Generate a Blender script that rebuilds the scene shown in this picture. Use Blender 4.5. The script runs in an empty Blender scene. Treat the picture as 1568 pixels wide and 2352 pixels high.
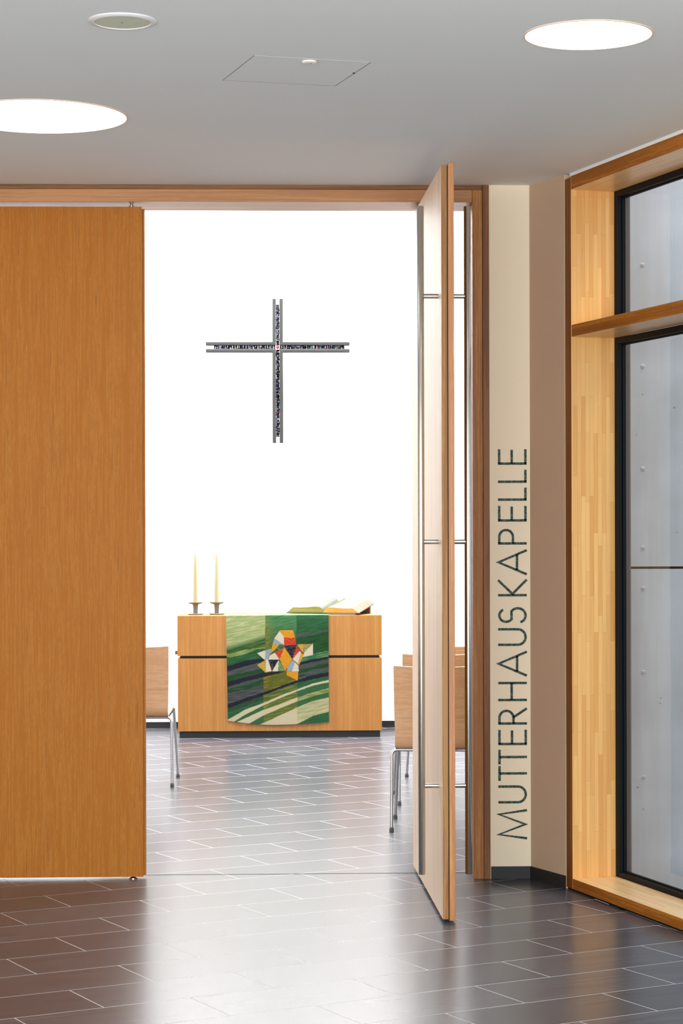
import bpy, bmesh, math, random
from mathutils import Vector, Matrix
random.seed(7)
C = bpy.context.scene.collection
PI = math.pi

# ---------------------------------------------------------------- materials
def new_mat(name):
    m = bpy.data.materials.new(name); m.use_nodes = True
    nt = m.node_tree
    return m, nt, nt.nodes['Principled BSDF']

def N(nt, t, **kw):
    n = nt.nodes.new(t)
    for k, v in kw.items():
        setattr(n, k, v)
    return n

def lin(c):
    return tuple(((x / 255) / 12.92 if x / 255 <= .04045 else ((x / 255 + .055) / 1.055) ** 2.4) for x in c) + (1,)

def plain(name, rgb, rough=.5, metal=0, spec=.5, bump=0, bscale=200):
    m, nt, b = new_mat(name)
    b.inputs['Base Color'].default_value = lin(rgb)
    b.inputs['Roughness'].default_value = rough
    b.inputs['Metallic'].default_value = metal
    b.inputs['Specular IOR Level'].default_value = spec
    tc = N(nt, 'ShaderNodeTexCoord'); no = N(nt, 'ShaderNodeTexNoise')
    no.inputs['Scale'].default_value = bscale; no.inputs['Detail'].default_value = 3
    nt.links.new(tc.outputs['Object'], no.inputs['Vector'])
    mr = N(nt, 'ShaderNodeMapRange')
    mr.inputs['To Min'].default_value = max(0, rough - .04); mr.inputs['To Max'].default_value = min(1, rough + .04)
    nt.links.new(no.outputs['Fac'], mr.inputs['Value']); nt.links.new(mr.outputs['Result'], b.inputs['Roughness'])
    if bump:
        bp = N(nt, 'ShaderNodeBump'); bp.inputs['Strength'].default_value = bump; bp.inputs['Distance'].default_value = .002
        nt.links.new(no.outputs['Fac'], bp.inputs['Height']); nt.links.new(bp.outputs['Normal'], b.inputs['Normal'])
    return m

def wood(name, dark, mid, light, axis='Z', rough=.4, board=22., fibre=260., spec=.5, streak=.55):
    """veneer: broad soft bands + fine fibres running along one object axis"""
    m, nt, b = new_mat(name); L = nt.links.new
    tc = N(nt, 'ShaderNodeTexCoord')
    def mapped(s_across, s_along, off=0):
        mp = N(nt, 'ShaderNodeMapping')
        sc = {'X': (s_along, s_across, s_across), 'Y': (s_across, s_along, s_across), 'Z': (s_across, s_across, s_along)}[axis]
        mp.inputs['Scale'].default_value = sc; mp.inputs['Location'].default_value = (off, off * 1.3, off * .7)
        L(tc.outputs['Object'], mp.inputs['Vector']); return mp
    n1 = N(nt, 'ShaderNodeTexNoise'); n1.inputs['Scale'].default_value = 1; n1.inputs['Detail'].default_value = 4; n1.inputs['Roughness'].default_value = .6
    L(mapped(board, board * .028).outputs[0], n1.inputs['Vector'])
    n2 = N(nt, 'ShaderNodeTexNoise'); n2.inputs['Scale'].default_value = 1; n2.inputs['Detail'].default_value = 7; n2.inputs['Roughness'].default_value = .65
    L(mapped(fibre * .3, fibre * .006, 3).outputs[0], n2.inputs['Vector'])
    n3 = N(nt, 'ShaderNodeTexNoise'); n3.inputs['Scale'].default_value = 1; n3.inputs['Detail'].default_value = 2
    L(mapped(fibre * 1.6, fibre * .07, 9).outputs[0], n3.inputs['Vector'])
    a = N(nt, 'ShaderNodeMath', operation='MULTIPLY_ADD'); L(n2.outputs['Fac'], a.inputs[0]); a.inputs[1].default_value = streak + .35
    h = N(nt, 'ShaderNodeMath', operation='MULTIPLY'); L(n1.outputs['Fac'], h.inputs[0]); h.inputs[1].default_value = .65; L(h.outputs[0], a.inputs[2])
    c = N(nt, 'ShaderNodeMath', operation='MULTIPLY_ADD'); L(n3.outputs['Fac'], c.inputs[0]); c.inputs[1].default_value = .3; L(a.outputs[0], c.inputs[2])
    r = N(nt, 'ShaderNodeValToRGB'); e = r.color_ramp.elements
    top = .5 + streak * .5 + .15
    e[0].position = top - .33; e[0].color = lin(dark); e[1].position = top + .33; e[1].color = lin(light)
    k = r.color_ramp.elements.new(top); k.color = lin(mid)
    for el in r.color_ramp.elements: el.position = min(1, el.position)
    dv = N(nt, 'ShaderNodeMath', operation='DIVIDE'); L(c.outputs[0], dv.inputs[0]); dv.inputs[1].default_value = 1.45
    for el in r.color_ramp.elements: el.position = el.position / 1.45
    L(dv.outputs[0], r.inputs[0]); L(r.outputs[0], b.inputs['Base Color'])
    b.inputs['Roughness'].default_value = rough; b.inputs['Specular IOR Level'].default_value = spec
    bp = N(nt, 'ShaderNodeBump'); bp.inputs['Strength'].default_value = .12; bp.inputs['Distance'].default_value = .001
    L(n3.outputs['Fac'], bp.inputs['Height']); L(bp.outputs['Normal'], b.inputs['Normal'])
    return m

def laminated(name, c1, c2, cm, rot, rough=.4, w=.42, h=.019):
    """finger-jointed solid strips; rot takes object space to a strip plane (x along the strips)"""
    m, nt, b = new_mat(name); L = nt.links.new
    tc = N(nt, 'ShaderNodeTexCoord')
    mp = N(nt, 'ShaderNodeMapping'); mp.inputs['Rotation'].default_value = rot; mp.inputs['Location'].default_value = (50, 20, 0)
    L(tc.outputs['Object'], mp.inputs['Vector'])
    br = N(nt, 'ShaderNodeTexBrick'); br.offset = .37; br.offset_frequency = 2; br.squash = .7; br.squash_frequency = 3
    br.inputs['Scale'].default_value = 1; br.inputs['Brick Width'].default_value = w; br.inputs['Row Height'].default_value = h
    br.inputs['Mortar Size'].default_value = .0004; br.inputs['Bias'].default_value = 0
    br.inputs['Color1'].default_value = lin(c1); br.inputs['Color2'].default_value = lin(c2); br.inputs['Mortar'].default_value = lin(cm)
    L(mp.outputs[0], br.inputs['Vector'])
    mp2 = N(nt, 'ShaderNodeMapping'); mp2.inputs['Scale'].default_value = (5, 260, 260)
    L(mp.outputs[0], mp2.inputs['Vector'])
    no = N(nt, 'ShaderNodeTexNoise'); no.inputs['Scale'].default_value = 1; no.inputs['Detail'].default_value = 4
    L(mp2.outputs[0], no.inputs['Vector'])
    mr = N(nt, 'ShaderNodeMapRange'); mr.inputs['To Min'].default_value = .78; mr.inputs['To Max'].default_value = 1.14
    L(no.outputs['Fac'], mr.inputs['Value'])
    mx = N(nt, 'ShaderNodeMix', data_type='RGBA', blend_type='MULTIPLY'); mx.inputs[0].default_value = 1
    L(br.outputs['Color'], mx.inputs[6]); L(mr.outputs[0], mx.inputs[7]); L(mx.outputs[2], b.inputs['Base Color'])
    b.inputs['Roughness'].default_value = rough
    return m

def emit(name, rgb, s):
    m, nt, b = new_mat(name)
    b.inputs['Base Color'].default_value = lin(rgb)
    b.inputs['Emission Color'].default_value = lin(rgb); b.inputs['Emission Strength'].default_value = s
    return m

def tile_mat():
    m, nt, b = new_mat('dark_tile'); L = nt.links.new
    tc = N(nt, 'ShaderNodeTexCoord')
    ang = math.radians(26.878)
    ox, oy = -1.3547, 9.1546
    # lattice coordinates: u along the long joints, w across them
    mp = N(nt, 'ShaderNodeMapping', vector_type='TEXTURE')
    mp.inputs['Location'].default_value = (ox, oy, 0); mp.inputs['Rotation'].default_value = (0, 0, ang)
    L(tc.outputs['Object'], mp.inputs['Vector'])
    ad = N(nt, 'ShaderNodeVectorMath', operation='ADD'); ad.inputs[1].default_value = (60, 30, 0); L(mp.outputs[0], ad.inputs[0])
    br = N(nt, 'ShaderNodeTexBrick'); br.offset = .5; br.offset_frequency = 2; br.squash = 1
    br.inputs['Scale'].default_value = 1; br.inputs['Brick Width'].default_value = .6; br.inputs['Row Height'].default_value = .3
    br.inputs['Mortar Size'].default_value = .0022; br.inputs['Mortar Smooth'].default_value = .1; br.inputs['Bias'].default_value = 0
    br.inputs['Color1'].default_value = (.85, .85, .85, 1); br.inputs['Color2'].default_value = (1.15, 1.15, 1.15, 1)
    L(ad.outputs[0], br.inputs['Vector'])
    mp2 = N(nt, 'ShaderNodeMapping'); mp2.inputs['Scale'].default_value = (2.2, 42, 1); L(ad.outputs[0], mp2.inputs['Vector'])
    no = N(nt, 'ShaderNodeTexNoise'); no.inputs['Scale'].default_value = 1; no.inputs['Detail'].default_value = 5; no.inputs['Roughness'].default_value = .62
    L(mp2.outputs[0], no.inputs['Vector'])
    r = N(nt, 'ShaderNodeValToRGB'); e = r.color_ramp.elements
    e[0].position = .3; e[0].color = lin((58, 60, 68)); e[1].position = .72; e[1].color = lin((84, 87, 96))
    L(no.outputs['Fac'], r.inputs[0])
    mx = N(nt, 'ShaderNodeMix', data_type='RGBA', blend_type='MULTIPLY'); mx.inputs[0].default_value = 1
    L(r.outputs[0], mx.inputs[6]); L(br.outputs['Color'], mx.inputs[7])
    mg = N(nt, 'ShaderNodeMix', data_type='RGBA'); L(br.outputs['Fac'], mg.inputs[0]); L(mx.outputs[2], mg.inputs[6]); mg.inputs[7].default_value = lin((184, 183, 184))
    L(mg.outputs[2], b.inputs['Base Color'])
    n4 = N(nt, 'ShaderNodeTexNoise'); n4.inputs['Scale'].default_value = 14; n4.inputs['Detail'].default_value = 4; L(ad.outputs[0], n4.inputs['Vector'])
    ro = N(nt, 'ShaderNodeMapRange'); ro.inputs['To Min'].default_value = .25; ro.inputs['To Max'].default_value = .27; L(n4.outputs['Fac'], ro.inputs['Value'])
    rm = N(nt, 'ShaderNodeMix', data_type='FLOAT'); L(br.outputs['Fac'], rm.inputs[0]); L(ro.outputs[0], rm.inputs[2]); rm.inputs[3].default_value = .55
    L(rm.outputs[0], b.inputs['Roughness'])
    sp = N(nt, 'ShaderNodeMapRange'); sp.inputs['To Min'].default_value = .3; sp.inputs['To Max'].default_value = .3; L(br.outputs['Fac'], sp.inputs['Value']); L(sp.outputs[0], b.inputs['Specular IOR Level'])
    bp = N(nt, 'ShaderNodeBump', invert=True); bp.inputs['Strength'].default_value = .12; bp.inputs['Distance'].default_value = .0006
    L(br.outputs['Fac'], bp.inputs['Height']); L(bp.outputs['Normal'], b.inputs['Normal'])
    return m

def concrete_mat():
    m, nt, b = new_mat('fibre_cement'); L = nt.links.new
    tc = N(nt, 'ShaderNodeTexCoord')
    n1 = N(nt, 'ShaderNodeTexNoise'); n1.inputs['Scale'].default_value = 2.2; n1.inputs['Detail'].default_value = 6; L(tc.outputs['Object'], n1.inputs['Vector'])
    mp = N(nt, 'ShaderNodeMapping'); mp.inputs['Scale'].default_value = (14, 14, 1.2); L(tc.outputs['Object'], mp.inputs['Vector'])
    n3 = N(nt, 'ShaderNodeTexNoise'); n3.inputs['Scale'].default_value = 1; n3.inputs['Detail'].default_value = 3; L(mp.outputs[0], n3.inputs['Vector'])
    ad = N(nt, 'ShaderNodeMath', operation='MULTIPLY_ADD'); L(n3.outputs['Fac'], ad.inputs[0]); ad.inputs[1].default_value = .5; L(n1.outputs['Fac'], ad.inputs[2])
    r = N(nt, 'ShaderNodeValToRGB'); e = r.color_ramp.elements
    e[0].position = .5; e[0].color = lin((158, 160, 164)); e[1].position = 1; e[1].color = lin((184, 187, 192)); L(ad.outputs[0], r.inputs[0])
    vo = N(nt, 'ShaderNodeTexVoronoi'); vo.inputs['Scale'].default_value = 11; L(tc.outputs['Object'], vo.inputs['Vector'])
    n2 = N(nt, 'ShaderNodeTexNoise'); n2.inputs['Scale'].default_value = 60; L(tc.outputs['Object'], n2.inputs['Vector'])
    cmb = N(nt, 'ShaderNodeMath', operation='MULTIPLY_ADD'); L(n2.outputs['Fac'], cmb.inputs[0]); cmb.inputs[1].default_value = .07; L(vo.outputs['Distance'], cmb.inputs[2])
    lt = N(nt, 'ShaderNodeMapRange'); lt.inputs['From Min'].default_value = .08; lt.inputs['From Max'].default_value = .1; lt.inputs['To Min'].default_value = .5; lt.inputs['To Max'].default_value = 1
    L(cmb.outputs[0], lt.inputs['Value'])
    mx = N(nt, 'ShaderNodeMix', data_type='RGBA', blend_type='MULTIPLY'); mx.inputs[0].default_value = 1
    L(r.outputs[0], mx.inputs[6]); L(lt.outputs[0], mx.inputs[7]); L(mx.outputs[2], b.inputs['Base Color'])
    b.inputs['Roughness'].default_value = .7
    return m

def glass_mat():
    m = bpy.data.materials.new('window_glass'); m.use_nodes = True
    nt = m.node_tree; nt.nodes.clear(); L = nt.links.new
    o = N(nt, 'ShaderNodeOutputMaterial'); mix = N(nt, 'ShaderNodeMixShader'); t = N(nt, 'ShaderNodeBsdfTransparent'); g = N(nt, 'ShaderNodeBsdfGlossy')
    t.inputs['Color'].default_value = (.93, .95, .94, 1); g.inputs['Roughness'].default_value = .01
    f = N(nt, 'ShaderNodeLayerWeight'); f.inputs['Blend'].default_value = .5
    pw = N(nt, 'ShaderNodeMath', operation='POWER'); pw.inputs[1].default_value = 5; L(f.outputs['Facing'], pw.inputs[0])
    mu = N(nt, 'ShaderNodeMath', operation='MULTIPLY_ADD'); mu.inputs[1].default_value = .9; mu.inputs[2].default_value = .06; mu.use_clamp = True
    L(pw.outputs[0], mu.inputs[0]); L(mu.outputs[0], mix.inputs[0]); L(t.outputs[0], mix.inputs[1]); L(g.outputs[0], mix.inputs[2]); L(mix.outputs[0], o.inputs[0])
    return m

def attr_mat(name, rough=.9, bump=.5, scale=900, spec=.2, metal=0):
    m, nt, b = new_mat(name); L = nt.links.new
    a = N(nt, 'ShaderNodeAttribute', attribute_name='Col'); L(a.outputs['Color'], b.inputs['Base Color'])
    b.inputs['Roughness'].default_value = rough; b.inputs['Specular IOR Level'].default_value = spec; b.inputs['Metallic'].default_value = metal
    tc = N(nt, 'ShaderNodeTexCoord'); mp = N(nt, 'ShaderNodeMapping'); mp.inputs['Scale'].default_value = (scale * .35, scale * .35, scale)
    L(tc.outputs['Object'], mp.inputs['Vector'])
    no = N(nt, 'ShaderNodeTexNoise'); no.inputs['Scale'].default_value = 1; L(mp.outputs[0], no.inputs['Vector'])
    bp = N(nt, 'ShaderNodeBump'); bp.inputs['Strength'].default_value = bump; bp.inputs['Distance'].default_value = .001
    L(no.outputs['Fac'], bp.inputs['Height']); L(bp.outputs['Normal'], b.inputs['Normal'])
    return m

def glitter_mat():
    m, nt, b = new_mat('glitter_film'); L = nt.links.new
    tc = N(nt, 'ShaderNodeTexCoord')
    vo = N(nt, 'ShaderNodeTexVoronoi'); vo.inputs['Scale'].default_value = 420; L(tc.outputs['Object'], vo.inputs['Vector'])
    r = N(nt, 'ShaderNodeValToRGB'); e = r.color_ramp.elements
    e[0].position = .25; e[0].color = lin((16, 24, 20)); e[1].position = .98; e[1].color = lin((104, 136, 118))
    k = e.new(.6); k.color = lin((26, 44, 34))
    sx = N(nt, 'ShaderNodeSeparateXYZ'); L(vo.outputs['Color'], sx.inputs[0]); L(sx.outputs[0], r.inputs[0]); L(r.outputs[0], b.inputs['Base Color'])
    b.inputs['Metallic'].default_value = .1; b.inputs['Roughness'].default_value = .5; b.inputs['Specular IOR Level'].default_value = .25
    bp = N(nt, 'ShaderNodeBump'); bp.inputs['Strength'].default_value = .3; bp.inputs['Distance'].default_value = .001
    L(sx.outputs[1], bp.inputs['Height']); L(bp.outputs['Normal'], b.inputs['Normal'])
    return m

M = {}
M['leaf'] = wood('oiled_oak_veneer', (128, 68, 14), (170, 101, 27), (188, 120, 44), 'Z', .5, spec=.15, fibre=560, board=30, streak=.75)
M['leaf_in'] = wood('oak_veneer_inner_glare', (206, 172, 138), (222, 192, 162), (232, 206, 180), 'Z', .46, spec=.75)  # paler copy of the leaf oak: reflected chapel light put into the colour
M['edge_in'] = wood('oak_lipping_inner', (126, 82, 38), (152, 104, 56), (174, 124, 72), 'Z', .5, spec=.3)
M['leaf_edge'] = wood('oak_lipping', (150, 92, 44), (182, 118, 62), (202, 140, 82), 'Z', .45)
M['frame'] = wood('frame_oak_upright', (140, 88, 38), (166, 108, 50), (186, 128, 68), 'Z', .5, spec=.3)
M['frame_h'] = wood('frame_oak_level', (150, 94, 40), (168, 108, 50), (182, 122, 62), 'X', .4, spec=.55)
M['frame_h_shaded'] = wood('frame_oak_level_shaded', (96, 58, 26), (118, 74, 36), (134, 88, 46), 'X', .5, spec=.3)  # darker copy of the frame oak: shade on the head strip, in colour
M['frame_shaded'] = wood('frame_oak_upright_shaded', (96, 58, 26), (122, 76, 34), (140, 92, 48), 'Z', .5, spec=.3)  # jamb strip darkened the same way, shade in the colour
M['altar'] = wood('altar_veneer', (158, 102, 38), (178, 120, 50), (190, 136, 66), 'Z', .4, board=26, streak=.4)
M['ply'] = wood('beech_ply', (190, 146, 104), (212, 168, 124), (226, 186, 144), 'X', .4, board=14, streak=.7, fibre=200)
M['lip'] = wood('window_lipping', (132, 74, 18), (160, 94, 26), (182, 114, 40), 'X', .5, spec=.25)
M['lip_v'] = wood('window_lipping_upright', (104, 58, 12), (124, 70, 16), (142, 84, 26), 'Z', .5, spec=.25)
M['lam_post'] = laminated('larch_strips_upright', (242, 188, 114), (224, 160, 88), (198, 134, 68), (0, PI / 2, 0))
M['lam_level'] = laminated('larch_strips_level', (250, 214, 160), (238, 192, 134), (214, 164, 106), (0, 0, 0), rough=.3)  # base lifted: the sill's grazing glare is put into the colour
M['tile'] = tile_mat()
M['chapelgrey'] = plain('chapel_side_plaster', (196, 196, 196), .9)  # greyed so the unseen chapel sides and ceiling bounce less light
M['white'] = plain('white_plaster', (243, 243, 243), .9, bump=.2, bscale=90)
M['ceil'] = plain('ceiling_paint', (230, 234, 238), .92, bump=.15, bscale=120)
M['cream'] = plain('cream_paint', (246, 230, 200), .85, bump=.35, bscale=220)
M['tan'] = plain('cream_paint_shaded', (200, 172, 144), .85, bump=.35, bscale=220)  # cream wall again, darkened for the shade on the return
M['skirt'] = plain('anthracite', (44, 44, 43), .5, spec=.25)
M['black'] = plain('black_aluminium', (16, 18, 20), .55, spec=.15)
M['brownmetal'] = plain('bronze_aluminium', (84, 74, 68), .45)
M['steel'] = plain('brushed_steel', (206, 203, 198), .22, 1)
M['chrome'] = plain('chromed_tube', (214, 214, 214), .12, 1)
M['crossmetal'] = plain('grey_steel', (56, 57, 56), .55, .1, spec=.25)
M['foot'] = plain('grey_glide', (90, 88, 84), .5)
M['concrete'] = concrete_mat()
M['joint'] = plain('brown_backing', (66, 46, 28), .9)
M['glass'] = glass_mat()
M['cloth'] = attr_mat('woven_wool', .95, .5, 700, .1)
M['mosaic'] = attr_mat('broken_glass_stone', .4, .1, 300, .12)
M['glitter'] = glitter_mat()
M['lamp'] = emit('lamp_diffuser', (255, 250, 242), 5)
M['lamprim'] = plain('lamp_rim', (248, 214, 190), .6)
M['spkwhite'] = plain('speaker_ring', (226, 220, 224), .6)
M['spkgrille'] = plain('speaker_grille', (206, 212, 190), .7, bump=.8, bscale=900)
M['seam'] = plain('dark_seam', (110, 106, 100), .9)
M['plastic'] = plain('white_plastic', (246, 240, 230), .5)
M['print'] = plain('grey_print', (120, 110, 105), .8)
M['gravel'] = plain('dark_gravel', (84, 84, 82), .9, bump=.8, bscale=40)
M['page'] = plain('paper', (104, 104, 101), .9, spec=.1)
M['gilt_l'] = wood('old_gilt_edge', (96, 84, 30), (128, 114, 48), (148, 134, 68), 'X', .5, fibre=500)
M['gilt_r'] = wood('orange_gilt_edge', (178, 98, 22), (214, 138, 48), (226, 160, 72), 'X', .5, fibre=500)
M['fore'] = wood('fore_edge', (104, 78, 60), (124, 98, 80), (138, 114, 98), 'Y', .6, fibre=500)
M['cover'] = plain('dark_book_cloth', (66, 56, 54), .7)
M['ribbon'] = plain('olive_ribbon', (84, 98, 22), .6, spec=.1)
M['wax'] = plain('ivory_wax', (170, 162, 128), .7, spec=.2)
M['wick'] = plain('wick', (60, 50, 44), .9)
M['holder'] = plain('pewter', (112, 110, 110), .5, .1, spec=.3)
M['wedge'] = plain('walnut_block', (120, 76, 56), .6)

# ---------------------------------------------------------------- mesh helpers
def bm_box(bm, x0, x1, y0, y1, z0, z1):
    vs = [bm.verts.new((x, y, z)) for x in (x0, x1) for y in (y0, y1) for z in (z0, z1)]
    for f in ((0, 1, 3, 2), (4, 6, 7, 5), (0, 4, 5, 1), (2, 3, 7, 6), (0, 2, 6, 4), (1, 5, 7, 3)):
        bm.faces.new([vs[i] for i in f])
    return vs

def bm_prism(bm, pts, z0, z1):
    lo = [bm.verts.new((x, y, z0)) for x, y in pts]; hi = [bm.verts.new((x, y, z1)) for x, y in pts]
    bm.faces.new(lo[::-1]); bm.faces.new(hi)
    n = len(pts)
    for i in range(n): bm.faces.new((lo[i], lo[(i + 1) % n], hi[(i + 1) % n], hi[i]))

def bm_lathe(bm, prof, seg=32, cx=0, cy=0):
    rings = []
    for r, z in prof:
        if r < 1e-6: rings.append([bm.verts.new((cx, cy, z))])
        else: rings.append([bm.verts.new((cx + r * math.cos(2 * PI * i / seg), cy + r * math.sin(2 * PI * i / seg), z)) for i in range(seg)])
    for a, b in zip(rings, rings[1:]):
        for i in range(seg):
            j = (i + 1) % seg
            if len(a) == 1 and len(b) > 1: bm.faces.new((a[0], b[i], b[j]))
            elif len(b) == 1 and len(a) > 1: bm.faces.new((a[i], b[0], a[j]))
            elif len(a) > 1: bm.faces.new((a[i], b[i], b[j], a[j]))

def bm_tube(bm, pts, r, seg=14):
    pts = [Vector(p) for p in pts]; rings = []
    t0 = (pts[1] - pts[0]).normalized()
    up = Vector((0, 0, 1)) if abs(t0.z) < .9 else Vector((1, 0, 0))
    nrm = (up - t0 * up.dot(t0)).normalized()
    for i, p in enumerate(pts):
        t = (pts[min(i + 1, len(pts) - 1)] - pts[max(i - 1, 0)]).normalized()
        nrm = (nrm - t * nrm.dot(t)).normalized(); bn = t.cross(nrm)
        rings.append([bm.verts.new(p + (nrm * math.cos(2 * PI * k / seg) + bn * math.sin(2 * PI * k / seg)) * r) for k in range(seg)])
    for a, b in zip(rings, rings[1:]):
        for k in range(seg): bm.faces.new((a[k], a[(k + 1) % seg], b[(k + 1) % seg], b[k]))
    bm.faces.new(rings[0][::-1]); bm.faces.new(rings[-1])

def rounded(pts, rad, n=7):
    """polyline with filleted corners"""
    P = [Vector(p) for p in pts]; out = [P[0]]
    for a, b, c in zip(P, P[1:], P[2:]):
        u = (a - b).normalized(); v = (c - b).normalized()
        s, e = b + u * rad, b + v * rad
        for i in range(n + 1):
            t = i / n; out.append(s * (1 - t) ** 2 + b * 2 * t * (1 - t) + e * t * t)
    out.append(P[-1]); return out

def obj(name, bm, mats, parent=None, smooth=False, bevel=0, label=None):
    me = bpy.data.meshes.new(name)
    bmesh.ops.recalc_face_normals(bm, faces=bm.faces)
    bm.to_mesh(me); bm.free()
    for m in (mats if isinstance(mats, (list, tuple)) else [mats]): me.materials.append(m)
    if smooth:
        for p in me.polygons: p.use_smooth = True
    o = bpy.data.objects.new(name, me); C.objects.link(o)
    if parent: o.parent = parent
    if bevel:
        md = o.modifiers.new('bevel', 'BEVEL'); md.width = bevel; md.segments = 2; md.limit_method = 'ANGLE'
    if smooth:
        md = o.modifiers.new('edges', 'EDGE_SPLIT'); md.split_angle = math.radians(40)
    if label: o['label'] = label
    return o

def box(name, b, mat, parent=None, bevel=0, label=None):
    bm = bmesh.new(); bm_box(bm, *b); return obj(name, bm, mat, parent, bevel=bevel, label=label)

def tag(o, label, cat, group=None, kind=None):
    o['label'] = label; o['category'] = cat
    if group: o['group'] = group
    if kind: o['kind'] = kind
    return o

def empty(name, loc=(0, 0, 0), rz=0):
    o = bpy.data.objects.new(name, None); o.empty_display_size = .1
    C.objects.link(o); o.location = loc; o.rotation_euler = (0, 0, rz); return o

def struct(o, label=None, cat=None):
    o['kind'] = 'structure'
    if label: o['label'] = label; o['category'] = cat
    return o

# ---------------------------------------------------------------- shell
CEIL = 3.02; YF = 9.376; YB = 9.64; WALLY = 16.79
P0 = Vector((1.24, 9.102)); D = Vector((.278, -.961)).normalized(); NN = Vector((-D.y, D.x))   # window wall: start, run, outward
def W(s, off): return tuple(P0 + D * s + NN * off)

# floor of foyer and chapel: one tiled surface bounded by the window wall
w0 = P0 + NN * .0; e = P0 + D * 10.2
bm = bmesh.new()
pts = [(-3.7, -.7), (e.x, e.y), (w0.x, w0.y), (1.13, 9.385), (1.13, 9.76), (3.9, 9.76), (3.9, 16.9), (-3.9, 16.9), (-3.9, 9.4), (-3.7, 9.4)]
bm_prism(bm, pts, -.1, 0)
struct(obj('floor', bm, M['tile']), 'dark grey tiled floor laid in running bond', 'floor')

bm = bmesh.new()
bm_prism(bm, [(-3.7, -.7), (e.x + .05, e.y), (w0.x + .1, w0.y), (1.16, 9.376), (-3.7, 9.376)], CEIL, CEIL + .15)
struct(obj('ceiling', bm, M['ceil']), 'pale grey painted foyer ceiling', 'ceiling')

bm = bmesh.new(); bm_box(bm, -3.9, 3.9, 9.64, 16.9, 5.2, 5.3)
struct(obj('ceiling_chapel', bm, M['chapelgrey']), 'greyed chapel ceiling', 'ceiling')
struct(box('wall_back', (-3.9, 3.9, WALLY, WALLY + .12, 0, 5.2), M['white']), 'bright white chapel wall behind the altar', 'wall')
struct(box('wall_chapel_left', (-4.0, -3.9, 9.64, 16.9, 0, 5.2), M['chapelgrey']), 'greyed left chapel wall', 'wall')
struct(box('wall_chapel_right', (3.9, 4.0, 9.64, 16.9, 0, 5.2), M['chapelgrey']), 'greyed right chapel wall', 'wall')
# wall around the opening
bm = bmesh.new()
bm_box(bm, -3.9, -2.06, YF, YB, 0, 5.2)
bm_box(bm, -2.06, .945, YF, YB, CEIL, 5.2)
struct(obj('wall_front', bm, M['white']), 'wall beside and above the chapel opening', 'wall')
# sign wall (cream) and the part of it outdoors
bm = bmesh.new()
bm_prism(bm, [(.945, YF + .0), (1.122, 9.378), (1.16, 9.40), (1.16, YB + .02), (.945, YB + .02)], 0, 5.2)
struct(obj('wall_sign', bm, M['cream']), 'narrow cream wall strip carrying the lettering', 'wall')
struct(box('ground_outside', (1.5, 9, 2, 9.69, -.5, -.4), M['gravel']), 'unseen dark gravel ground, added to cut light from below', 'ground')  # put in below the panels to keep light from underneath off them
struct(box('wall_chapel_front', (1.16, 3.9, 9.78, 9.9, -.6, 5.2), M['joint']), 'wall behind the outdoor panels', 'wall')
bm = bmesh.new()
bm_prism(bm, [(1.122, 9.378), (1.237, 9.106), (1.30, 9.125), (1.175, 9.42)], 0, CEIL + .1)
struct(obj('wall_right', bm, M['tan']), 'cream return wall beside the window, shade put into its colour', 'wall')
bm = bmesh.new(); a = W(3.2, 0); b_ = W(10.2, 0); c_ = W(10.2, .2); d_ = W(3.2, .2)
bm_prism(bm, [a, b_, c_, d_], 0, CEIL)
struct(obj('wall_right_near', bm, M['cream']), 'foyer wall past the window', 'wall')
struct(box('wall_left', (-3.8, -3.7, -.7, 9.37, 0, CEIL), M['cream']), 'left foyer wall', 'wall')

# skirtings
bm = bmesh.new(); bm_box(bm, .948, 1.118, YF - .010, YF, 0, .054)
struct(obj('baseboard_sign', bm, M['skirt'], bevel=.001), 'black baseboard under the sign', 'baseboard')
bm = bmesh.new(); bm_prism(bm, [(1.1175, 9.366), (1.231, 9.099), (1.238, 9.104), (1.122, 9.377)], 0, .054)
struct(obj('baseboard_right', bm, M['skirt']), 'black baseboard of the return wall', 'baseboard')
struct(box('baseboard_back', (-3.9, 3.9, WALLY - .012, WALLY, .004, .05), M['skirt']), 'black baseboard of the altar wall', 'baseboard')
struct(box('trim_threshold', (-2.0, .874, 9.5505, 9.5545, 0, .0012), M['skirt']), 'thin expansion joint across the doorway', 'trim')

# opening frame: head and jamb, each a face board and a stepped outer strip
fr = empty('trim_door_frame', (0, YF, 0)); struct(fr, 'oak frame of the wide chapel doorway', 'door frame')
def fbox(name, b, mat, bevel=.0012):
    return box(name, (b[0], b[1], b[2] - YF, b[3] - YF, b[4], b[5]), mat, fr, bevel)
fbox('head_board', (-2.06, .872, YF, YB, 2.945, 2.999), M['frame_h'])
fbox('head_strip', (-2.06, .916, YF + .004, YB, 3.0, CEIL), M['frame_h_shaded'])
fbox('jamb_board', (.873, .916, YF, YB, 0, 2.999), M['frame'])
fbox('jamb_strip', (.917, .945, YF - .006, YB, 0, CEIL), M['frame_shaded'])
fbox('jamb_board', (-2.06, -1.995, YF, YB, 0, 2.945), M['frame'])

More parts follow.
